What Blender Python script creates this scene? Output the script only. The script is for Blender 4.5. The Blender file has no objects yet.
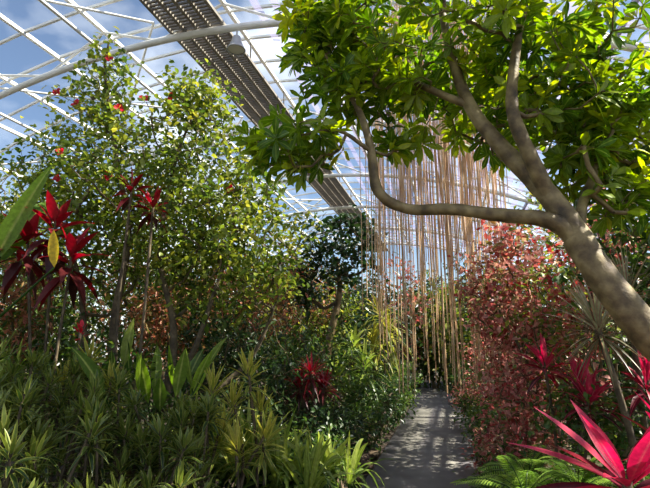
import bpy, math
import numpy as np
rng=np.random.default_rng(11)
TH=math.radians(15.0); CT,ST=math.cos(TH),math.sin(TH)
def TS(t,s,z=0.0):
    # house frame (t across, s along the path) -> world
    return np.array([t*CT+s*ST, -t*ST+s*CT, z])
def nrm(v):
    v=np.asarray(v,float)
    return v/np.maximum(np.linalg.norm(v,axis=-1,keepdims=True),1e-9)

# ---------------------------------------------------------------- materials
def newmat(name):
    m=bpy.data.materials.new(name); m.use_nodes=True
    nt=m.node_tree; nt.nodes.clear()
    out=nt.nodes.new('ShaderNodeOutputMaterial')
    return m,nt,out
def ramp(nt,fac,cols):
    r=nt.nodes.new('ShaderNodeValToRGB'); e=r.color_ramp.elements
    n=len(cols)
    e[0].position=0; e[0].color=(*cols[0],1)
    e[1].position=1; e[1].color=(*cols[-1],1)
    for i in range(1,n-1):
        k=e.new(i/(n-1)); k.color=(*cols[i],1)
    nt.links.new(fac,r.inputs[0]); return r.outputs[0]
def leafmat(name,cols,trans=.4,rough=.42,mid=None,edge=None,boost=1.5):
    m,nt,out=newmat(name); L=nt.links.new
    a=nt.nodes.new('ShaderNodeAttribute'); a.attribute_name='rnd'
    col=ramp(nt,a.outputs['Fac'],cols)
    b=nt.nodes.new('ShaderNodeAttribute'); b.attribute_name='mid'
    def mix(c1,c2,lo,hi,inv):
        mr=nt.nodes.new('ShaderNodeMapRange'); mr.inputs[1].default_value=lo; mr.inputs[2].default_value=hi
        mr.inputs[3].default_value=1 if inv else 0; mr.inputs[4].default_value=0 if inv else 1
        L(b.outputs['Fac'],mr.inputs[0])
        mx=nt.nodes.new('ShaderNodeMix'); mx.data_type='RGBA'
        L(mr.outputs[0],mx.inputs[0]); L(c1,mx.inputs[6]); mx.inputs[7].default_value=(*c2,1)
        return mx.outputs[2]
    if mid is not None: col=mix(col,mid,.0,.22,True)
    if edge is not None: col=mix(col,edge,.6,.85,False)
    # fine blotching
    tc=nt.nodes.new('ShaderNodeTexCoord'); nz=nt.nodes.new('ShaderNodeTexNoise'); nz.inputs['Scale'].default_value=35
    L(tc.outputs['Object'],nz.inputs['Vector'])
    mr=nt.nodes.new('ShaderNodeMapRange'); mr.inputs[1].default_value=.3; mr.inputs[2].default_value=.7
    mr.inputs[3].default_value=.78; mr.inputs[4].default_value=1.2
    L(nz.outputs['Fac'],mr.inputs[0])
    hs=nt.nodes.new('ShaderNodeHueSaturation'); L(mr.outputs[0],hs.inputs['Value']); L(col,hs.inputs['Color']); col=hs.outputs[0]
    p=nt.nodes.new('ShaderNodeBsdfPrincipled'); p.inputs['Roughness'].default_value=rough
    p.inputs['Specular IOR Level'].default_value=.35
    L(col,p.inputs['Base Color'])
    h2=nt.nodes.new('ShaderNodeHueSaturation'); h2.inputs['Value'].default_value=boost; h2.inputs['Saturation'].default_value=1.1
    L(col,h2.inputs['Color'])
    tr=nt.nodes.new('ShaderNodeBsdfTranslucent'); L(h2.outputs[0],tr.inputs['Color'])
    mx=nt.nodes.new('ShaderNodeMixShader'); mx.inputs[0].default_value=trans
    L(p.outputs[0],mx.inputs[1]); L(tr.outputs[0],mx.inputs[2]); L(mx.outputs[0],out.inputs[0])
    return m
def noisemat(name,cols,scale=8,rough=.8,bump=.3,detail=6,metal=0,stretch=None):
    m,nt,out=newmat(name); L=nt.links.new
    tc=nt.nodes.new('ShaderNodeTexCoord'); mp=nt.nodes.new('ShaderNodeMapping')
    if stretch: mp.inputs['Scale'].default_value=stretch
    L(tc.outputs['Object'],mp.inputs[0])
    nz=nt.nodes.new('ShaderNodeTexNoise'); nz.inputs['Scale'].default_value=scale; nz.inputs['Detail'].default_value=detail
    L(mp.outputs[0],nz.inputs['Vector'])
    mr=nt.nodes.new('ShaderNodeMapRange'); mr.inputs[1].default_value=.3; mr.inputs[2].default_value=.7
    L(nz.outputs['Fac'],mr.inputs[0])
    col=ramp(nt,mr.outputs[0],cols)
    p=nt.nodes.new('ShaderNodeBsdfPrincipled'); p.inputs['Roughness'].default_value=rough; p.inputs['Metallic'].default_value=metal
    L(col,p.inputs['Base Color'])
    bp=nt.nodes.new('ShaderNodeBump'); bp.inputs['Strength'].default_value=bump; bp.inputs['Distance'].default_value=.02
    L(nz.outputs['Fac'],bp.inputs['Height']); L(bp.outputs[0],p.inputs['Normal'])
    L(p.outputs[0],out.inputs[0]); return m

M={}
M['canopy']=leafmat('tree_leaf',[(.03,.075,.010),(.085,.17,.015),(.24,.32,.022),(.48,.46,.03)],.5,.3,mid=(.27,.35,.06))
M['hib']=leafmat('hibiscus_leaf',[(.035,.07,.015),(.10,.155,.025),(.22,.26,.04),(.42,.38,.07)],.45,.4)
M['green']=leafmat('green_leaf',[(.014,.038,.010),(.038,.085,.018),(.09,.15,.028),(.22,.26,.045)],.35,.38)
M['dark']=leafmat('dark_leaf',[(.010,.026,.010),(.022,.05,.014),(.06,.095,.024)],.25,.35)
M['red']=leafmat('copper_leaf',[(.10,.022,.022),(.34,.055,.05),(.50,.15,.13),(.60,.31,.25),(.15,.18,.045),(.28,.05,.045)],.38,.42,boost=1.2)
M['salmon']=leafmat('salmon_leaf',[(.06,.09,.015),(.15,.16,.03),(.36,.11,.07),(.44,.22,.12),(.17,.17,.04)],.38,.45)
M['ti']=leafmat('ti_leaf',[(.05,.006,.014),(.19,.008,.022),(.38,.018,.055),(.52,.05,.10)],.42,.35,mid=(.55,.10,.13),boost=1.2)
M['tidark']=leafmat('ti_dark_leaf',[(.045,.014,.014),(.15,.012,.016),(.32,.02,.03)],.38,.35,boost=1.25)
M['scarlet']=leafmat('scarlet_bract',[(.42,.010,.02),(.6,.02,.04)],.4,.35,boost=1.1)
M['yellow']=leafmat('yellow_leaf',[(.62,.44,.02),(.7,.52,.04)],.45,.4)
M['song']=leafmat('dracaena_leaf',[(.014,.036,.010),(.042,.08,.016),(.14,.18,.032)],.28,.32,edge=(.24,.25,.05))
M['variegated']=leafmat('variegated_leaf',[(.08,.14,.02),(.22,.25,.035),(.38,.36,.06)],.35,.35,edge=(.52,.45,.10))
M['lance']=leafmat('lance_leaf',[(.04,.09,.014),(.12,.19,.028),(.27,.32,.06)],.4,.33,mid=(.35,.39,.11))
M['banana']=leafmat('banana_leaf',[(.10,.20,.02),(.21,.31,.04)],.55,.35,mid=(.35,.44,.10))
M['silver']=leafmat('marginata_leaf',[(.10,.13,.06),(.24,.26,.14),(.38,.38,.24)],.25,.35,edge=(.33,.14,.10))
M['fern']=leafmat('fern_leaf',[(.09,.18,.02),(.17,.29,.035),(.28,.40,.06)],.45,.4)
M['bark']=noisemat('bark_smooth',[(.045,.030,.012),(.115,.076,.030),(.20,.145,.06),(.30,.225,.10)],9,.65,.9,9)
M['barkd']=noisemat('bark_dark',[(.04,.028,.015),(.09,.065,.035),(.16,.12,.07)],14,.85,.6)
M['twig']=noisemat('twig',[(.07,.055,.025),(.15,.11,.05)],10,.8,.2)
M['root']=noisemat('aerial_root',[(.42,.23,.12),(.62,.40,.22),(.74,.56,.36)],5,.7,.1)
M['soil']=noisemat('soil',[(.012,.008,.005),(.04,.026,.015),(.07,.048,.028)],6,.95,.8)
M['path']=noisemat('path_concrete',[(.10,.094,.083),(.145,.136,.122),(.19,.18,.16)],3,.8,.2,10)
M['stone']=noisemat('edging_stone',[(.05,.035,.02),(.12,.08,.05),(.2,.15,.1)],9,.9,.7)
M['white']=noisemat('painted_steel',[(.66,.66,.64),(.78,.78,.76)],4,.5,.05)
M['grate']=noisemat('grating_metal',[(.16,.14,.12),(.26,.23,.20)],6,.6,.1)
M['lampgrey']=noisemat('lamp_housing',[(.35,.36,.38),(.45,.46,.48)],4,.4,.02)
def glassmat(nm,lo,hi,tcol,dcol):
    m,nt,out=newmat(nm); L=nt.links.new
    t=nt.nodes.new('ShaderNodeBsdfTransparent'); t.inputs[0].default_value=(*tcol,1)
    d=nt.nodes.new('ShaderNodeBsdfTranslucent'); d.inputs[0].default_value=(*dcol,1)
    tc=nt.nodes.new('ShaderNodeTexCoord'); nz=nt.nodes.new('ShaderNodeTexNoise'); nz.inputs['Scale'].default_value=.8; nz.inputs['Detail'].default_value=4
    L(tc.outputs['Object'],nz.inputs['Vector'])
    mr=nt.nodes.new('ShaderNodeMapRange'); mr.inputs[1].default_value=.45; mr.inputs[2].default_value=.65; mr.inputs[3].default_value=lo; mr.inputs[4].default_value=hi
    L(nz.outputs['Fac'],mr.inputs[0])
    mx=nt.nodes.new('ShaderNodeMixShader'); L(mr.outputs[0],mx.inputs[0]); L(t.outputs[0],mx.inputs[1]); L(d.outputs[0],mx.inputs[2])
    L(mx.outputs[0],out.inputs[0]); return m
M['glass']=glassmat('greenhouse_glass',.01,.09,(.92,.96,1),(.8,.86,.95))
M['shade']=glassmat('shade_cloth',.30,.45,(.68,.67,.80),(.30,.28,.42))

# ---------------------------------------------------------------- mesh builder
class MB:
    def __init__(s): s.v=[];s.f=[];s.mi=[];s.r=[];s.c=[];s.n=0;s.mats=[]
    def mid(s,k):
        if k not in s.mats: s.mats.append(k)
        return s.mats.index(k)
    def add(s,v,f,mat,r=None,c=None):
        v=np.asarray(v,float).reshape(-1,3); f=np.asarray(f,int).reshape(-1,4)
        s.v.append(v); s.f.append(f+s.n); s.n+=len(v)
        s.mi.append(np.full(len(f),s.mid(mat)))
        s.r.append(np.zeros(len(v)) if r is None else r); s.c.append(np.ones(len(v)) if c is None else c)
    def build(s,name,smooth=True):
        v=np.concatenate(s.v);f=np.concatenate(s.f);mi=np.concatenate(s.mi)
        me=bpy.data.meshes.new(name)
        me.vertices.add(len(v)); me.vertices.foreach_set('co',v.astype(np.float32).ravel())
        me.loops.add(len(f)*4); me.loops.foreach_set('vertex_index',f.astype(np.int32).ravel())
        me.polygons.add(len(f)); me.polygons.foreach_set('loop_start',(np.arange(len(f))*4).astype(np.int32))
        me.polygons.foreach_set('material_index',mi.astype(np.int32))
        me.polygons.foreach_set('use_smooth',np.full(len(f),smooth))
        for k in s.mats: me.materials.append(M[k])
        a=me.attributes.new('rnd','FLOAT','POINT'); a.data.foreach_set('value',np.concatenate(s.r).astype(np.float32))
        a=me.attributes.new('mid','FLOAT','POINT'); a.data.foreach_set('value',np.concatenate(s.c).astype(np.float32))
        me.update(calc_edges=True)
        o=bpy.data.objects.new(name,me); bpy.context.scene.collection.objects.link(o); return o

def prof(kind,u):
    if kind=='ell': w=np.sin(np.pi*u**.85)**.8
    elif kind=='obo': w=np.sin(np.pi*u**1.35)**.85
    elif kind=='lance': w=np.sin(np.pi*u**.75)
    elif kind=='strap': w=np.minimum(1,.45+u*3)*(1-u**2.5)
    else: w=np.sin(np.pi*u)
    return np.maximum(w,.03)
def leaves(mb,pos,d,L,W,mat,rnd=None,droop=.2,fold=.15,pk='ell',n=3,roll=.5,up=None):
    pos=np.atleast_2d(pos); N=len(pos)
    if N==0: return
    d=nrm(d); L=np.broadcast_to(L,(N,)).astype(float); W=np.broadcast_to(W,(N,)).astype(float)
    droop=np.broadcast_to(droop,(N,)).astype(float)
    if rnd is None: rnd=rng.random(N)
    rnd=np.broadcast_to(rnd,(N,))
    if up is None: up=np.array([0,0,1.])
    up=up+rng.normal(0,roll,(N,3)) if roll>0 else np.broadcast_to(up,(N,3))
    side=nrm(np.cross(d,up)+1e-4); nor=np.cross(side,d)
    us=np.linspace(0,1,n+1); ws=prof(pk,us)
    V=np.zeros((N,n+1,3,3)); C=np.zeros((N,n+1,3))
    for k,u in enumerate(us):
        c=pos+d*(L*u*(1-.25*np.abs(droop)*u))[:,None]; c[:,2]-=droop*L*u*u
        w=(W*.5*ws[k])[:,None]
        V[:,k,1]=c; V[:,k,0]=c-side*w+nor*w*fold*2; V[:,k,2]=c+side*w+nor*w*fold*2
        C[:,k,0]=1;C[:,k,2]=1
    base=(np.arange(N)*(n+1)*3)[:,None,None]
    q=[]
    for k in range(n):
        for j in range(2):
            q.append([k*3+j,k*3+j+1,(k+1)*3+j+1,(k+1)*3+j])
    F=base+np.array(q)[None]
    mb.add(V,F,mat,np.repeat(rnd,(n+1)*3),C.ravel())
def segs(mb,A,B,ra,rb,mat,sides=4,ext=0):
    A=np.atleast_2d(A).astype(float);B=np.atleast_2d(B).astype(float);N=len(A)
    if N==0:return
    d=nrm(B-A); ref=np.where(np.abs(d[:,2:3])>.9,np.array([[1.,0,0]]),np.array([[0,0,1.]]))
    x=nrm(np.cross(d,ref));y=np.cross(d,x)
    ra=np.broadcast_to(ra,(N,));rb=np.broadcast_to(rb,(N,))
    an=(np.arange(sides)+.5)*2*np.pi/sides
    ring=x[:,None]*np.cos(an)[None,:,None]+y[:,None]*np.sin(an)[None,:,None]
    V=np.stack([A[:,None]+ring*ra[:,None,None],B[:,None]+ring*rb[:,None,None]],1)
    q=[[j,(j+1)%sides,sides+(j+1)%sides,sides+j] for j in range(sides)]
    if sides==4: q+= [[3,2,1,0],[4,5,6,7]]
    F=(np.arange(N)*2*sides)[:,None,None]+np.array(q)[None]
    mb.add(V,F,mat)
def catmull(P,R,k=5):
    P=np.asarray(P,float);R=np.asarray(R,float)
    Q=np.vstack([2*P[0]-P[1],P,2*P[-1]-P[-2]]);o=[];r=[]
    for i in range(len(P)-1):
        p0,p1,p2,p3=Q[i:i+4]
        for j in range(k):
            t=j/k
            o.append(.5*((2*p1)+(-p0+p2)*t+(2*p0-5*p1+4*p2-p3)*t*t+(-p0+3*p1-3*p2+p3)*t**3)); r.append(R[i]*(1-t)+R[i+1]*t)
    o.append(P[-1]);r.append(R[-1]); return np.array(o),np.array(r)
def tube(mb,P,R,mat,sides=8,k=5,smooth=True,knob=0):
    if smooth: P,R=catmull(P,R,k)
    P=np.asarray(P,float);R=np.asarray(R,float)
    T=nrm(np.gradient(P,axis=0)); x=nrm(np.cross(T[0],[.3,.2,1.] if abs(T[0][2])<.9 else [1.,0,0]));V=[]
    an=np.arange(sides)*2*np.pi/sides
    for i in range(len(P)):
        x=nrm(x-T[i]*np.dot(x,T[i])); y=np.cross(T[i],x)
        rr=R[i]*(1+(rng.normal(0,knob,sides) if knob else 0))
        V.append(P[i]+(x[None]*np.cos(an)[:,None]+y[None]*np.sin(an)[:,None])*np.reshape(rr,(-1,1)))
    F=[]
    for i in range(len(P)-1):
        for j in range(sides): F.append([i*sides+j,i*sides+(j+1)%sides,(i+1)*sides+(j+1)%sides,(i+1)*sides+j])
    mb.add(np.concatenate(V),F,mat)
def rosette(mb,pos,axis,k,L,W,mat,a0=20,a1=90,droop=.3,pk='strap',n=4,rnd=None,fold=.15,spread=.02,h=.0):
    axis=nrm(axis); x=nrm(np.cross(axis,[.31,.2,.93] if abs(axis[2])<.9 else [1.,0.1,0])); y=np.cross(axis,x)
    i=np.arange(k); ph=i*2.39996+rng.random()*6+rng.normal(0,.15,k); f=(i+.5)/k
    al=np.radians(a0+(a1-a0)*f+rng.normal(0,6,k))
    rad=x[None]*np.cos(ph)[:,None]+y[None]*np.sin(ph)[:,None]
    d=axis[None]*np.cos(al)[:,None]+rad*np.sin(al)[:,None]
    p=pos+rad*spread-axis[None]*(f*h)[:,None]
    leaves(mb,p,d,L*(.65+.45*np.sin(np.pi*(f*.7+.2)))*rng.uniform(.85,1.1,k),W,mat,droop=droop*(.3+f),pk=pk,n=n,roll=.12,fold=fold,rnd=rnd if rnd is not None else np.clip(1-f+rng.normal(0,.2,k),0,1),up=axis)
def ell_pts(c,r,n,shell=.45):
    d=nrm(rng.normal(0,1,(n,3))); u=rng.random(n)**shell
    return np.array(c)+d*u[:,None]*np.array(r)
def grow(mb,nodes,targets,mat,r0=.004,rmax=.05,jit=.12):
    P=[np.array(p,float) for p in nodes];n0=len(P);par=[-1]*n0
    root=P[0]; tg=sorted(list(targets),key=lambda p:np.linalg.norm(p-root))
    A=np.array(P); ends=[]
    for t in tg:
        D=np.linalg.norm(A-t,axis=1)+.25*np.maximum(0,A[:,2]-t[2]); i=int(np.argmin(D)); L=np.linalg.norm(A[i]-t)
        m=(A[i]+t)/2+rng.normal(0,jit*L,3)-np.array([0,0,.08*L])
        P.append(m);par.append(i);P.append(t);par.append(len(P)-2);ends.append(len(P)-1); A=np.vstack([A,m,t])
    cnt=np.zeros(len(P))
    for e in ends: cnt[e]+=1
    for i in range(len(P)-1,n0-1,-1):
        if par[i]>=0: cnt[par[i]]+=cnt[i]
    rad=np.minimum(r0*np.sqrt(np.maximum(cnt,1)),rmax)
    idx=[i for i in range(len(P)) if par[i]>=0]
    segs(mb,A[[par[i] for i in idx]],A[idx],np.minimum(rad[[par[i] for i in idx]],rad[idx]*1.3),rad[idx],mat,5)
    return A[ends],nrm(A[ends]-A[[par[par[e]] for e in ends]])
def scatter(mb,T,D,k,spread,L,W,mat,pk='ell',n=2,droop=.25,outw=.7,upb=.15,roll=.6,rndc=None):
    N=len(T); p=np.repeat(T,k,0)+rng.normal(0,spread,(N*k,3))
    p[:,2]=np.maximum(p[:,2],.08)
    d=rng.normal(0,1,(N*k,3))+outw*np.repeat(D,k,0)+np.array([0,0,upb])
    r=rng.random(N*k)
    if rndc is not None: r=np.clip(.5*r+.5*np.repeat(rng.random(N),k),0,1)
    leaves(mb,p,d,L*rng.uniform(.6,1.2,N*k),W*rng.uniform(.7,1.2,N*k),mat,pk=pk,n=n,droop=droop,roll=roll,rnd=r)
def bush(name,base,crowns,mat,k=12,L=.07,W=.035,spread=.07,stems=3,bark='twig',pk='ell',n=2,sr=.02,droop=.25,upb=.15):
    mb=MB(); base=np.array(base,float); nodes=[base]
    for i in range(stems):
        c=np.array(crowns[i%len(crowns)][0]);r=np.array(crowns[i%len(crowns)][1])
        e=c+rng.normal(0,.35,3)*r; b=base+np.array([rng.normal(0,.07),rng.normal(0,.07),0])
        m=(b+e)/2+rng.normal(0,.08,3)*np.array([1,1,0])*np.linalg.norm(e-b)
        P,R=catmull([b-[0,0,.03],m,e],[sr,sr*.75,sr*.4],5); tube(mb,P,R,bark,6,smooth=False); nodes+=list(P[3:])
    T=np.vstack([ell_pts(c,r,m) for c,r,m in crowns]); T=T[T[:,2]>.12]
    E,D=grow(mb,nodes,T,bark,.003,sr*.6)
    out=nrm(E-np.array(crowns[0][0]))
    scatter(mb,E,.5*D+.5*out,k,spread,L,W,mat,pk,n,droop=droop,rndc=1,upb=upb)
    o=mb.build(name); return o
def flower(mb,p,r):
    ax=nrm(np.array([rng.normal(0,.5),-1,.3])); rosette(mb,np.array(p),ax,5,r*1.5,r*1.3,'scarlet',50,65,.15,'obo',3,spread=.002)
    segs(mb,[p],[p+ax*r*1.3],.003,.005,'yellow',4)

# ---------------------------------------------------------------- room shell
S0,S1,TL,TR=-4.0,30.0,-14.0,6.5
def za(t): return 7.0-.031*(t+4.3)**2
def zr(t): return za(t)+.55
tk=np.linspace(TL,TR,17)
mb=MB()  # soil ground
gt=np.linspace(TL,TR,60);gs=np.linspace(S0,S1,90);V=[]
for s in gs:
    for t in gt:
        off=max(0,abs(t+.4)-.75); V.append(TS(t,s,-.03+min(.12,off*.12)+(rng.normal(0,.012) if off>.2 else 0)))
F=[[i*60+j,i*60+j+1,(i+1)*60+j+1,(i+1)*60+j] for i in range(89) for j in range(59)]
mb.add(V,F,'soil'); mb.build('floor_soil_bed')
mb=MB();V=[];F=[]
ss=np.linspace(-3.5,15.5,40)
for i,s in enumerate(ss):
    c=-.4-.03*max(0,s-10.5)**2; w=.61
    for t,z in((c-w,-.06),(c-w+.015,.02),(c,.03),(c+w-.015,.02),(c+w,-.06)): V.append(TS(t,s,z))
F=[[i*5+j,i*5+j+1,(i+1)*5+j+1,(i+1)*5+j] for i in range(39) for j in range(4)]
mb.add(V,F,'path'); mb.build('garden_path')
def rock(mb,p,r,mat='stone'):
    nu,nv=8,6;V=[];sc=rng.uniform(.75,1.25,3)*r
    ph=rng.random(4)*6
    for i in range(nv+1):
        th=np.pi*i/nv
        for j in range(nu):
            a=2*np.pi*j/nu; q=1+.16*math.sin(3*a+ph[0])*math.sin(2*th+ph[1])+rng.normal(0,.05)
            V.append([p[0]+sc[0]*q*math.sin(th)*math.cos(a),p[1]+sc[1]*q*math.sin(th)*math.sin(a),p[2]+sc[2]*.75*q*math.cos(th)])
    F=[[i*nu+j,i*nu+(j+1)%nu,(i+1)*nu+(j+1)%nu,(i+1)*nu+j] for i in range(nv) for j in range(nu)]
    mb.add(V,F,mat)
mb=MB()
for s in np.arange(2,7,.16):
    rock(mb,TS(-1.14+rng.normal(0,.03),s+rng.normal(0,.03),.04),rng.uniform(.06,.10))
    rock(mb,TS(-1.24+rng.normal(0,.03),s+rng.normal(0,.03),.14),rng.uniform(.05,.09))
mb.build('stone_edging')
# glazed ceiling
mb=MB()
V=[];F=[]
for t in tk:
    V.append(TS(t,S0,zr(t)+.05));V.append(TS(t,S1,zr(t)+.05))
mb.add(V,[[i*2,i*2+1,i*2+3,i*2+2] for i in range(len(tk)-1)],'glass'); mb.build('ceiling',False)
mb=MB()
for t in tk: segs(mb,TS(t,S0,zr(t)),TS(t,S1,zr(t)),.05,.05,'white')
for s in np.arange(S0,S1+.1,.85):
    for a,b in zip(tk[:-1],tk[1:]): segs(mb,TS(a,s,zr(a)+.02),TS(b,s,zr(b)+.02),.034,.034,'white')
mb.build('trim_glazing_bars',False)
mb=MB()
for t in np.arange(-3.2,6.2,.36):
    z=zr(t)-.10
    V=[TS(t,S0,z),TS(t,S1,z),TS(t+.17,S1,z-.05),TS(t+.17,S0,z-.05)]
    mb.add(V,[[0,1,2,3]],'shade')
mb.build('roof_shade_louvres',False)
for s in (-1.2,2.8,6.8,10.8,14.8,18.8,22.8,26.8):
    mb=MB(); P=np.array([TS(t,s,za(t)) for t in np.linspace(TL,TR,50)]); tube(mb,P,np.full(50,.065),'white',8,smooth=False)
    tt=np.linspace(TL,TR,17)
    for i in range(16):
        a,b=(za(tt[i]),zr(tt[i+1])-.02) if i%2 else (zr(tt[i])-.02,za(tt[i+1]))
        segs(mb,TS(tt[i],s,a),TS(tt[i+1],s,b),.028,.028,'white',5)
    for t in (TL+.1,TR-.1): segs(mb,TS(t,s,-.05),TS(t,s,za(t)+.3),.07,.07,'white')
    mb.build('roof_truss')
mb=MB()
for s in (-1.2,2.8,6.8,10.8,14.8,18.8,22.8):
    for a,b in ((-13,-9.2),(-9.2,-5.2)):
        segs(mb,TS(a,s,zr(a)-.12),TS(b,s+4,zr(b)-.12),.024,.024,'white',5); segs(mb,TS(b,s,zr(b)-.12),TS(a,s+4,zr(a)-.12),.024,.024,'white',5)
for t in (-9.2,-6.2,-2.2,.5,3.5): segs(mb,TS(t,S0,za(t)+.02),TS(t,S1,za(t)+.02),.035,.035,'white',6)
mb.build('roof_wind_bracing')
mb=MB()
for s in np.arange(S0,S1,.08): segs(mb,TS(-4.75,s,7.12),TS(-3.75,s,7.12),.026,.026,'grate')
for t in (-4.77,-4.5,-4.25,-4.0,-3.73): segs(mb,TS(t,S0,7.1),TS(t,S1,7.1),.04,.04,'grate')
for t in (-4.77,-3.73):
    for s in np.arange(S0,S1,2): segs(mb,TS(t,s,7.1),TS(t,s,7.5),.02,.02,'grate')
mb.build('ridge_catwalk',False)
def wall(name,A,B,zt):
    mb=MB(); A=np.array(A);B=np.array(B)
    n=40;V=[];
    for i in range(n+1):
        p=A+(B-A)*i/n; z=zt(i/n); V+= [[*p[:2],.6],[*p[:2],z]]
    mb.add(V,[[i*2,i*2+1,i*2+3,i*2+2] for i in range(n)],'glass')
    for i in range(0,n+1,2):
        p=A+(B-A)*i/n; segs(mb,[[*p[:2],0]],[[*p[:2],zt(i/n)]],.04,.04,'white')
    for z in (.6,1.9,3.0): segs(mb,[[*A[:2],z]],[[*B[:2],z]],.04,.04,'white')
    segs(mb,[[*A[:2],.25]],[[*B[:2],.25]],.35,.35,'stone')
    mb.build(name,False)
wall('wall_left',TS(TL,S0),TS(TL,S1),lambda u:zr(TL)); wall('wall_right',TS(TR,S0),TS(TR,S1),lambda u:zr(TR))
wall('wall_back',TS(TL,S1),TS(TR,S1),lambda u:zr(TL+(TR-TL)*u)); wall('wall_front',TS(TL,S0),TS(TR,S0),lambda u:zr(TL+(TR-TL)*u))
for (t,s) in ((-3.45,6.8),(-2.9,10.8)):
    mb=MB(); c=TS(t,s,za(t)-.28); segs(mb,[c+[0,0,.1]],[c+[0,0,.28]],.015,.015,'lampgrey',6)
    tube(mb,[c+[0,0,.12],c+[0,0,.08],c+[0,0,.0],c-[0,0,.10],c-[0,0,.17],c-[0,0,.18]],[.01,.07,.09,.13,.17,.15],'lampgrey',16,3)
    segs(mb,[c-[0,0,.16]],[c-[0,0,.165]],.15,.0,'white',12)
    mb.build('flood_lamp')

# ---------------------------------------------------------------- big tree on the right
mb=MB()
trunk=[(2.75,2.65,-.05),(2.45,2.72,.6),(2.2,2.8,1.18),(1.97,2.9,1.53),(1.82,3.0,1.84),(1.69,3.1,2.17)]
tube(mb,trunk,[.165,.135,.118,.108,.098,.09],'bark',18,7,knob=.03)
b1=[(1.75,3.05,2.0),(1.66,3.1,2.2),(1.50,3.1,2.30),(1.23,3.2,2.36),(.91,3.3,2.43),(.62,3.4,2.46),(.40,3.4,2.60),(.36,3.45,2.95),(.28,3.5,3.30),(.12,3.5,3.58),(0,3.55,3.85)]
r1=[.07,.068,.055,.047,.043,.04,.042,.032,.026,.018,.01]
b2=[(1.75,3.05,2.05),(1.66,3.12,2.3),(1.53,3.2,2.58),(1.34,3.3,2.89),(1.14,3.4,3.30),(1.04,3.5,3.85),(1.0,3.6,4.4),(.9,3.7,4.8)]
r2=[.085,.082,.074,.062,.05,.038,.026,.013]
b3=[(1.56,3.16,2.5),(1.43,3.1,2.78),(1.34,3.1,3.11),(1.42,3.15,3.58),(1.54,3.2,4.0),(1.7,3.3,4.5)]
r3=[.06,.05,.044,.036,.026,.012]
b4=[(1.70,3.1,2.15),(1.85,3.25,2.45),(2.05,3.4,2.75),(2.2,3.5,3.2),(2.3,3.6,3.7)]
r4=[.05,.036,.03,.022,.012]
b5=[(1.14,3.4,3.30),(.85,3.5,3.5),(.55,3.6,3.75),(.3,3.7,4.1)]
b6=[(.35,3.45,2.95),(.1,3.42,3.1),(-.2,3.4,3.05)]
nodes=[np.array(trunk[-1])]
for b,r in((b1,r1),(b2,r2),(b3,r3),(b4,r4),(b5,[.032,.028,.02,.01]),(b6,[.018,.014,.008])):
    tube(mb,b,r,'bark',12,5,knob=.04); P,_=catmull(b,r,4); nodes+=list(P[14:] if b is b2 else P[8:] if len(b)>6 else P[3:])
cr=[((.62,3.7,4.0),(1.0,.8,.55),150),((1.9,3.5,3.85),(1.0,.8,.72),170),((-.25,3.45,3.0),(.42,.4,.22),38),((2.25,3.45,2.85),(.5,.5,.6),80),
    ((1.6,4.3,3.7),(.9,.5,.5),90),((.0,3.8,4.25),(.55,.5,.45),64),((1.2,2.9,4.2),(.9,.5,.35),40),((.62,3.7,3.1),(.3,.3,.2),14),((2.9,3.8,3.2),(.6,.6,.9),90),((.3,3.6,3.55),(.6,.4,.2),44),((1.95,3.3,3.2),(.5,.4,.4),46)]
T=np.vstack([ell_pts(c,r,n) for c,r,n in cr])
E,D=grow(mb,nodes,T,'bark',.0026,.018)
for p,d in zip(E,D):
    ax=nrm(.7*d+np.array([0,0,.45])+rng.normal(0,.25,3))
    rosette(mb,p,ax,rng.integers(7,12),.158,.058,'canopy',40,100,.25,'obo',4,fold=.12,spread=.005,h=.05,rnd=rng.random(1)[0]*.6+rng.random(1)*.4)
mb.build('spreading_tree')

# ---------------------------------------------------------------- hanging aerial roots from the truss
mb=MB()
def rootstr(X,Y,z0,z1,r):
    n=9;zs=np.linspace(z0,z1,n); w=rng.normal(0,.010,(n,2)).cumsum(0)*.8
    P=np.column_stack([X+w[:,0],Y+w[:,1],zs]); tube(mb,P,np.full(n,r),'root',4,smooth=False)
for i in range(250):
    t=rng.uniform(-.65,.8) ; X,Y,_=TS(t,6.8+rng.normal(0,.3)); rootstr(X,Y,za(t)+.05,rng.choice([rng.uniform(.8,1.9),rng.uniform(2.1,3.7)],p=[.2,.8]),rng.uniform(.003,.006))
for i in range(34):
    t=rng.normal(-.97,.14); X,Y,_=TS(t,6.8+rng.normal(0,.2)); rootstr(X,Y,za(t)+.05,rng.uniform(1.2,2.6),rng.uniform(.004,.007))
for i in range(16):
    t=rng.uniform(-.9,.7); X,Y,_=TS(t,6.5+rng.normal(0,.2)); rootstr(X,Y,za(t)-.1,rng.uniform(.75,1.0),rng.uniform(.006,.010))
T=np.array([TS(rng.uniform(-1.5,1.2),6.8+rng.normal(0,.25),6.75+rng.normal(0,.15)) for _ in range(90)])
scatter(mb,T,np.tile([0,0,1.],(90,1)),10,.1,.1,.06,'green')
mb.build('hanging_aerial_roots')

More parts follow.
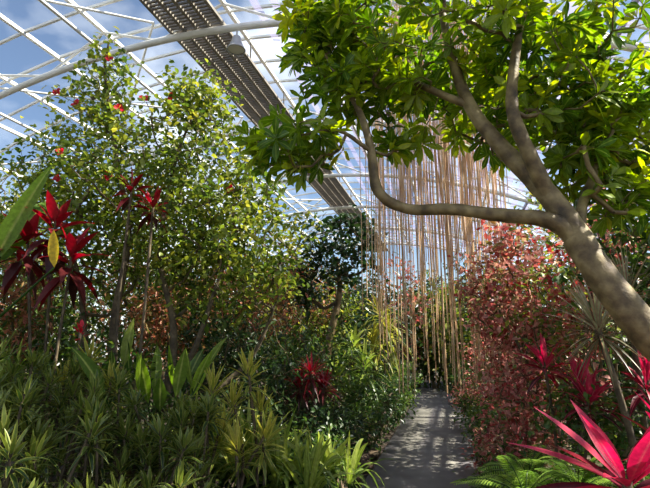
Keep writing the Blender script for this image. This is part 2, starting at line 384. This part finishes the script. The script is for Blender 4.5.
# ---------------------------------------------------------------- left side plants
mb=MB(); nodes=[np.array([-1.8,5.0,.0])]
for pts in ([(-1.75,5,-.03),(-1.7,4.95,.8),(-1.35,4.9,1.35),(-1.15,4.9,2.0),(-.95,5,2.7)],[(-1.8,5,-.03),(-1.6,4.9,.9),(-1.55,4.9,1.6),(-1.75,4.9,2.4),(-1.7,5,3.4),(-1.5,5,4.1)],
            [(-1.9,5,-.03),(-2.1,4.9,.9),(-2.15,4.85,1.7),(-2.1,4.9,2.6),(-2.35,5,3.5),(-2.55,4.95,4.5),(-2.5,4.85,4.85)],[(-2,5,-.03),(-2.4,5,1.0),(-2.6,5,2.0),(-2.9,5.1,2.8)],[(-1.6,5.1,-.03),(-1.4,5.1,.7),(-.8,5.2,1.3),(-.5,5.2,2.0)]):
    R=np.linspace(.055,.010,len(pts)); tube(mb,pts,R,'barkd',7,5); P,_=catmull(pts,R,4); nodes+=list(P[6:])
T=np.vstack([ell_pts(c,r,n) for c,r,n in [((-1.8,5.1,3.2),(1.35,.9,1.0),400),((-1.05,5.1,2.5),(.9,.8,.85),230),((-2.6,5.0,4.0),(.5,.4,.6),60),((-2.5,4.9,4.6),(.3,.25,.35),18),((-1.5,5.1,4.2),(.5,.4,.4),60),((-2.7,5.3,2.5),(.8,.6,.8),120),((-3.2,5.3,3.4),(.5,.5,.7),60)]])
E,D=grow(mb,nodes,T,'twig',.0026,.02)
scatter(mb,E,D,15,.08,.085,.048,'hib','ell',3,rndc=1)
tips=E[np.argsort(E[:,1]-.35*E[:,2]+rng.normal(0,.25,len(E)))][:60]
for p in tips[::6]: flower(mb,np.array(p)+[0,-.05,0],.042)
mb.build('hibiscus_shrub')
def stalks(name,heads,mat,L,W,k,base=None,bark='barkd',a0=5,a1=115,droop=.3,pk='strap',h=.12,n=4,sr=.012):
    mb=MB()
    for hp in heads:
        hp=np.array(hp,float); b=np.array(base if base is not None else [hp[0]+rng.normal(0,.08),hp[1]+rng.normal(0,.08),-.02],float)
        m=(b+hp)/2+rng.normal(0,.06,3); tube(mb,[b,m,hp],[sr*1.3,sr*1.1,sr],bark,6,4)
        ax=nrm((hp-m)*.6+np.array([0,0,.6])*np.linalg.norm(hp-m)+rng.normal(0,.08,3))
        rosette(mb,hp,ax,k,L,W,mat,a0,a1,droop,pk,n,h=h)
    return mb.build(name)
stalks('red_cordyline',[(-2.85,4.4,2.45),(-2.6,4.4,2.62),(-2.35,4.3,2.3)],'tidark',.38,.10,20,base=(-2.5,4.4,-.02),droop=.45,pk='lance',a0=15,a1=140,h=.25)
stalks('red_cordyline',[(-1.85,4.3,2.95),(-1.65,4.35,2.8)],'tidark',.22,.06,16,base=(-1.8,4.4,-.02),pk='lance',a1=130,droop=.4,h=.15)
mb=MB();b=np.array([-3.05,4.1,0]); tube(mb,[b-[0,0,.03],b+[.03,0,1.0],b+[.05,0,2.2]],[.09,.075,.05],'lance',10,5)
for d,L,w,dr in [((.0,-.15,1),1.2,.24,.2),((.4,0,1),1.1,.18,.12),((-.7,0,.8),1.2,.28,.4),((.1,.5,.9),1.3,.26,.25),((-.4,-.1,1),1.3,.24,.2)]:
    p0=b+[.05,0,2.0]; dd=nrm(d); leaves(mb,[p0+dd*.25],[dd],L,w,'banana',droop=dr,n=12,roll=.0,pk='strap',up=np.array([.4,-.9,.4])); segs(mb,[p0],[p0+dd*.3],.03,.012,'lance',6)
leaves(mb,[(-2.30,3.95,2.1)],[(-.12,0,1)],.38,.095,'yellow',droop=.1,n=6,roll=.0,up=np.array([0,-1,.2]),pk='ell')
segs(mb,[b+[.05,0,1.5]],[(-2.30,3.95,2.1)],.015,.008,'lance',6)
mb.build('banana_plant')
mb=MB()
for i in range(16):
    p=np.array([-1.6+rng.normal(0,.28),4.4+rng.normal(0,.2),0]); d=nrm([rng.normal(0,.25),rng.normal(0,.2),1]); hh=rng.uniform(.9,1.35)
    segs(mb,[p],[p+d*hh],.012,.007,'lance',5); leaves(mb,[p+d*hh],[d],rng.uniform(.4,.65),.11,'lance' if i%3 else 'banana',droop=.2,n=8,roll=.1,pk='lance',up=np.array([rng.normal(0,.8),-1,.2]))
mb.build('bird_of_paradise_plant')
def bank(name,x0,x1,y0,y1,num,zf,mat,L,W,k):
    hd=[]
    for i in range(num):
        x=rng.uniform(x0,x1);y=rng.uniform(y0,y1); hd.append((x,y,zf(x,y)+rng.normal(0,.10)))
    return stalks(name,hd,mat,L,W,k,sr=.008,h=.13,a0=10,a1=105,droop=.35)
bank('song_of_india_dracaena',-2.8,-1.5,2.3,3.9,70,lambda x,y:.68+.19*(y-1.8)+.12*(-x-1.5),'song',.16,.028,28)
bank('song_of_india_dracaena',-1.6,-.75,2.4,3.9,55,lambda x,y:.48+.22*(y-1.8),'song',.16,.028,28)
stalks('variegated_dracaena',[(-.62,3.9,1.28),(-.72,3.85,1.05),(-.52,3.95,1.0),(-.8,3.8,.85),(-.66,3.7,.75),(-.9,3.95,1.15),(-.45,3.8,.8)],'variegated',.22,.030,34,h=.2)
stalks('variegated_dracaena',[(-1.9,3.9,1.4),(-1.75,4.0,1.2),(-2.1,3.9,1.2)],'variegated',.2,.028,30,h=.2)
def clump(name,c,num,L,W,mat,h0=.05,spread=.15,pk='strap',droop=.5,a1=60,n=6):
    mb=MB(); c=np.array(c,float)
    for i in range(num):
        p=c+np.array([rng.normal(0,spread),rng.normal(0,spread),h0]); segs(mb,[[p[0],p[1],-.03]],[p],.018,.012,'lance',5)
        rosette(mb,p,np.array([rng.normal(0,.15),rng.normal(0,.15),1]),9,L,W,mat,5,a1,droop,pk,n)
    return mb.build(name)
clump('arching_lily_clump',(-.32,4.2,.0),12,.75,.055,'lance',.3,spread=.2,droop=.75)
clump('arching_lily_clump',(.0,4.5,.0),9,.62,.05,'lance',.3,spread=.16,droop=.75)
clump('arching_lily_clump',(-.9,4.5,.0),12,.9,.06,'lance',.3,spread=.2,droop=.5)
clump('arching_lily_clump',(-.4,3.6,.0),8,.42,.035,'green',.15,spread=.15,droop=.6)
clump('tall_grass_clump',(-3.0,4.3,.0),14,1.1,.035,'lance',.9,spread=.25,droop=.7)
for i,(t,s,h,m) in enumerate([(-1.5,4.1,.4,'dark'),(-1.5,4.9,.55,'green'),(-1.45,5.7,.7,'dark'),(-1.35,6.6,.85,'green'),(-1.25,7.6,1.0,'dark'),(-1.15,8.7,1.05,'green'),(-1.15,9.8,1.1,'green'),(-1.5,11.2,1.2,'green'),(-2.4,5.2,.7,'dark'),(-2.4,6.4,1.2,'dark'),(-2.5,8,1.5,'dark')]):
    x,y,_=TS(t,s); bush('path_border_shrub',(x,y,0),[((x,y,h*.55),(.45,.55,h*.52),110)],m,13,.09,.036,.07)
for p in [(-.17,6.0,1.12),(-.32,6.1,.95),(-.02,6.1,.95)]:
    stalks('red_bromeliad',[p],'tidark',.30,.035,40,a0=15,a1=110,droop=.45,sr=.03)
for p in [(-2.9,3.9,1.9),(-2.0,3.9,1.6)]: stalks('scarlet_ginger',[p],'scarlet',.09,.03,12,a1=80,pk='lance')
mb=MB(); tr=[(.08,8.0,-.03),(-.02,8,.9),(.1,8,1.6),(.25,8,2.3),(.2,8,2.9)]; tube(mb,tr,[.09,.075,.065,.05,.03],'bark',9,5)
P,_=catmull(tr,[1]*5,4); T=np.vstack([ell_pts((.25,8,3.05),(.75,.6,.65),95),ell_pts((-.45,8,2.5),(.4,.4,.5),40)]); E,D=grow(mb,list(P[8:]),T,'barkd',.004,.03)
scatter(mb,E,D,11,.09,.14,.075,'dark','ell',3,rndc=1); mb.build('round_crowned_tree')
stalks('pale_dracaena',[(.95,8.2,2.0),(1.1,8.4,1.7),(.85,8.3,1.5)],'variegated',.55,.05,34,droop=.7,a1=120,h=.3)
stalks('pale_dracaena',[(.45,7.6,1.5),(.6,7.4,1.2),(.2,7.3,1.0)],'lance',.5,.06,26,droop=.6,a1=110,h=.3)
for c,r,n in [((-1.0,6.6,2.2),(.8,.6,.8),150),((-3.4,5.0,1.8),(.6,.5,.7),120),((-.6,9.5,2.2),(1,.8,1),120),((-2.2,6.2,1.7),(.6,.4,.5),90)]:
    bush('croton_shrub',(c[0],c[1],0),[(c,r,n)],'salmon',13,.11,.035,.09,stems=4)
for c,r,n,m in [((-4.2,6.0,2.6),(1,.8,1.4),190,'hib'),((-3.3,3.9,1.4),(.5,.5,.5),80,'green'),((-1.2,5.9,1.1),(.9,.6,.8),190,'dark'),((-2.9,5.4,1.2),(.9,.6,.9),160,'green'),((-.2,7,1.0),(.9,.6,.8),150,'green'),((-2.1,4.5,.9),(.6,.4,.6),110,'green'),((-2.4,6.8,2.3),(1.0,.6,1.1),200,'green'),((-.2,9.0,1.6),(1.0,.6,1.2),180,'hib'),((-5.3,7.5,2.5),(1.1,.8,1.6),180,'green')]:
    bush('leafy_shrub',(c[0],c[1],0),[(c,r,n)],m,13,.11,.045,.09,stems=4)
for i in range(28):
    t=-12+10.2*((i*.618)%1);s=9.5+rng.uniform(0,1)*10;x,y,_=TS(t,s);h=rng.uniform(2.6,4.6)
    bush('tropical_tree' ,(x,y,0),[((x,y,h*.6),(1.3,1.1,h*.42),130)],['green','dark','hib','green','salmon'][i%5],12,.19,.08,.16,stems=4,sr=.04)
for i in range(20):
    t=[-.6,.6,1.6,-1.2,.2,2.6,3.4,2.4,4.2,5,3,4,-.3,1.0,-1.6,2.0,0,-2.2,1.2,-1][i];s=[15.5,16,14,16,18,9,10.5,12,8,10,14,6,17,18,15,16,14.8,14,12.5,19][i];x,y,_=TS(t,s);h=rng.uniform(3.2,4.4)
    bush('tropical_tree',(x,y,0),[((x,y,h*.52),(1.0,1.0,h*.5),150)],['green','dark','red','green','hib','dark'][i%6],12,.18,.085,.15,stems=4,sr=.04)

# ---------------------------------------------------------------- right side plants
bush('copperleaf_shrub',(2.35,5.7,0),[((2.2,5.6,2.1),(.55,.6,.85),145),((2.45,5.4,1.2),(.65,.6,.75),125)],'red',12,.11,.055,.085,stems=6,sr=.025)
bush('copperleaf_shrub',(2.0,4.9,0),[((1.95,4.9,.75),(.42,.5,.6),100)],'red',12,.08,.038,.06,stems=4)
bush('copperleaf_shrub',(3.2,5.2,0),[((3.1,5.1,2.3),(.7,.6,.8),100)],'red',12,.11,.055,.08,stems=5)
bush('copperleaf_shrub',(3.1,8,0),[((3.0,8,1.3),(.6,1.2,1.2),170)],'red',12,.10,.05,.08,stems=5)
bush('leafy_shrub',(2.1,5.2,0),[((2.3,5.1,1.5),(.5,.5,.9),40)],'hib',10,.10,.045,.08,stems=4)
bush('leafy_shrub',(2.9,4.2,0),[((2.9,4.2,2.0),(.6,.5,.8),130)],'green',12,.12,.05,.08,stems=5)
bush('leafy_shrub',(2.3,4.1,0),[((2.3,4.1,.7),(.6,.4,.5),130)],'green',12,.08,.04,.07)
bush('leafy_shrub',(3.4,6.6,0),[((3.4,6.6,2.6),(.9,.8,1.2),150)],'hib',12,.13,.06,.1,stems=5)
for t,s,h,m in [(.5,4.9,.4,'green'),(.5,5.9,.55,'red'),(.48,7.0,.6,'green'),(.4,8.2,.7,'green'),(.32,9.4,.8,'red'),(.25,10.8,.9,'green'),(.1,12,1.0,'green')]:
    x,y,_=TS(t,s); bush('path_border_shrub',(x,y,0),[((x,y,h*.55),(.36,.6,h*.5),95)],m,12,.075,.033,.06)
stalks('dragon_tree',[(2.08,3.65,1.62)],'silver',.46,.022,90,a0=5,a1=125,droop=.25,h=.12,sr=.022)
stalks('dragon_tree',[(2.5,3.9,1.9)],'silver',.44,.022,70,a0=5,a1=125,droop=.25,h=.12,sr=.022)
stalks('pink_ti_plant',[(1.95,4.3,1.3),(2.2,4.2,1.15),(2.45,3.7,1.2),(2.1,3.9,1.05)],'ti',.32,.055,22,a1=105,pk='lance',droop=.4)
stalks('pink_ti_plant',[(1.42,2.38,.86),],'ti',.52,.085,26,a0=25,a1=110,pk='lance',droop=.2,n=8,h=.1,sr=.02)
stalks('pink_ti_plant',[(1.95,2.7,.9)],'ti',.45,.08,18,a0=10,a1=95,pk='lance',droop=.25,n=8,h=.1,sr=.02)
def fern(name,c,nf,L):
    mb=MB(); c=np.array(c,float)
    segs(mb,[[c[0],c[1],-.04]],[c+[0,0,.06]],.05,.04,'twig',6)
    for i in range(nf):
        a=rng.uniform(0,2*np.pi); el=rng.uniform(.35,1.25); l=L*rng.uniform(.7,1.1)
        d=np.array([math.cos(a)*math.cos(el),math.sin(a)*math.cos(el),math.sin(el)])
        u=np.linspace(0,1,26)[:,None]; P=c+d*l*u-np.array([0,0,1])*l*.55*u**2+[0,0,.05]
        tube(mb,P[::3],np.linspace(.004,.0015,len(P[::3])),'lance',4,smooth=False)
        T=nrm(np.gradient(P,axis=0)); sd=nrm(np.cross(T,[0,0,1.])); uu=u[:,0]; w=.16*l*1.1*np.sin(np.pi*np.clip(uu*.9+.12,0,1))**.7
        for sg in(-1,1): leaves(mb,P[2:],(sd*sg+T*.35)[2:],w[2:],.014*l/.6,'fern',rnd=np.full(24,rng.random()),droop=.15,n=2,roll=.1,pk='lance')
    return mb.build(name)
for c,nf,L in [((1.22,3.1,.50),24,.5),((1.52,3.05,.54),24,.5),((1.45,3.6,.48),22,.55),((2.0,3.2,.45),18,.55),((1.35,3.9,.25),16,.5),((-2.9,3.5,1.35),20,.55)]:
    fern('boston_fern',c,nf,L)
mb=MB(); n=9000; t=np.concatenate([rng.uniform(-8,-1.3,n//2),rng.uniform(.55,5,n//2)]); s=rng.uniform(2,14,n)
P=np.column_stack([t*CT+s*ST,-t*ST+s*CT,rng.uniform(.08,.25,n)]); d=rng.normal(0,1,(n,3))+[0,0,.6]
leaves(mb,P,d,rng.uniform(.06,.14,n),.04,'green',n=2)
mb.build('groundcover_plants')

# ---------------------------------------------------------------- light
w=bpy.data.worlds.new('World'); bpy.context.scene.world=w; w.use_nodes=True; nt=w.node_tree; nt.nodes.clear()
o=nt.nodes.new('ShaderNodeOutputWorld'); bg=nt.nodes.new('ShaderNodeBackground'); sk=nt.nodes.new('ShaderNodeTexSky')
sk.sky_type='NISHITA'; sk.sun_disc=False; sk.sun_elevation=math.radians(48); sk.sun_rotation=math.radians(95); sk.air_density=1.0; sk.dust_density=.3
tc=nt.nodes.new('ShaderNodeTexCoord'); nz=nt.nodes.new('ShaderNodeTexNoise'); nz.inputs['Scale'].default_value=2.5; nz.inputs['Detail'].default_value=6
mr=nt.nodes.new('ShaderNodeMapRange'); mr.inputs[1].default_value=.50; mr.inputs[2].default_value=.72
mx=nt.nodes.new('ShaderNodeMix'); mx.data_type='RGBA'; mx.inputs[7].default_value=(10,10.3,10.8,1)
nt.links.new(tc.outputs['Generated'],nz.inputs['Vector']); nt.links.new(nz.outputs['Fac'],mr.inputs[0]); nt.links.new(mr.outputs[0],mx.inputs[0]); nt.links.new(sk.outputs[0],mx.inputs[6])
nt.links.new(mx.outputs[2],bg.inputs[0]); bg.inputs[1].default_value=.19; nt.links.new(bg.outputs[0],o.inputs[0])
sl=bpy.data.lights.new('sun','SUN'); sl.energy=20; sl.angle=math.radians(.7); sl.color=(1,.91,.72)
so=bpy.data.objects.new('sun',sl); bpy.context.scene.collection.objects.link(so)
from mathutils import Vector
so.rotation_euler=Vector((.60,.0,.76)).to_track_quat('Z','Y').to_euler()
vs=bpy.context.scene.view_settings
vs.view_transform='Standard'
vs.look='None'
vs.exposure=-.1
# camera
cd=bpy.data.cameras.new('camera'); cd.sensor_width=36; cd.lens=26; cd.clip_end=200
co=bpy.data.objects.new('camera',cd); bpy.context.scene.collection.objects.link(co)
co.location=(0,0,1.5); co.rotation_euler=(math.radians(90+11.5),0,0); bpy.context.scene.camera=co
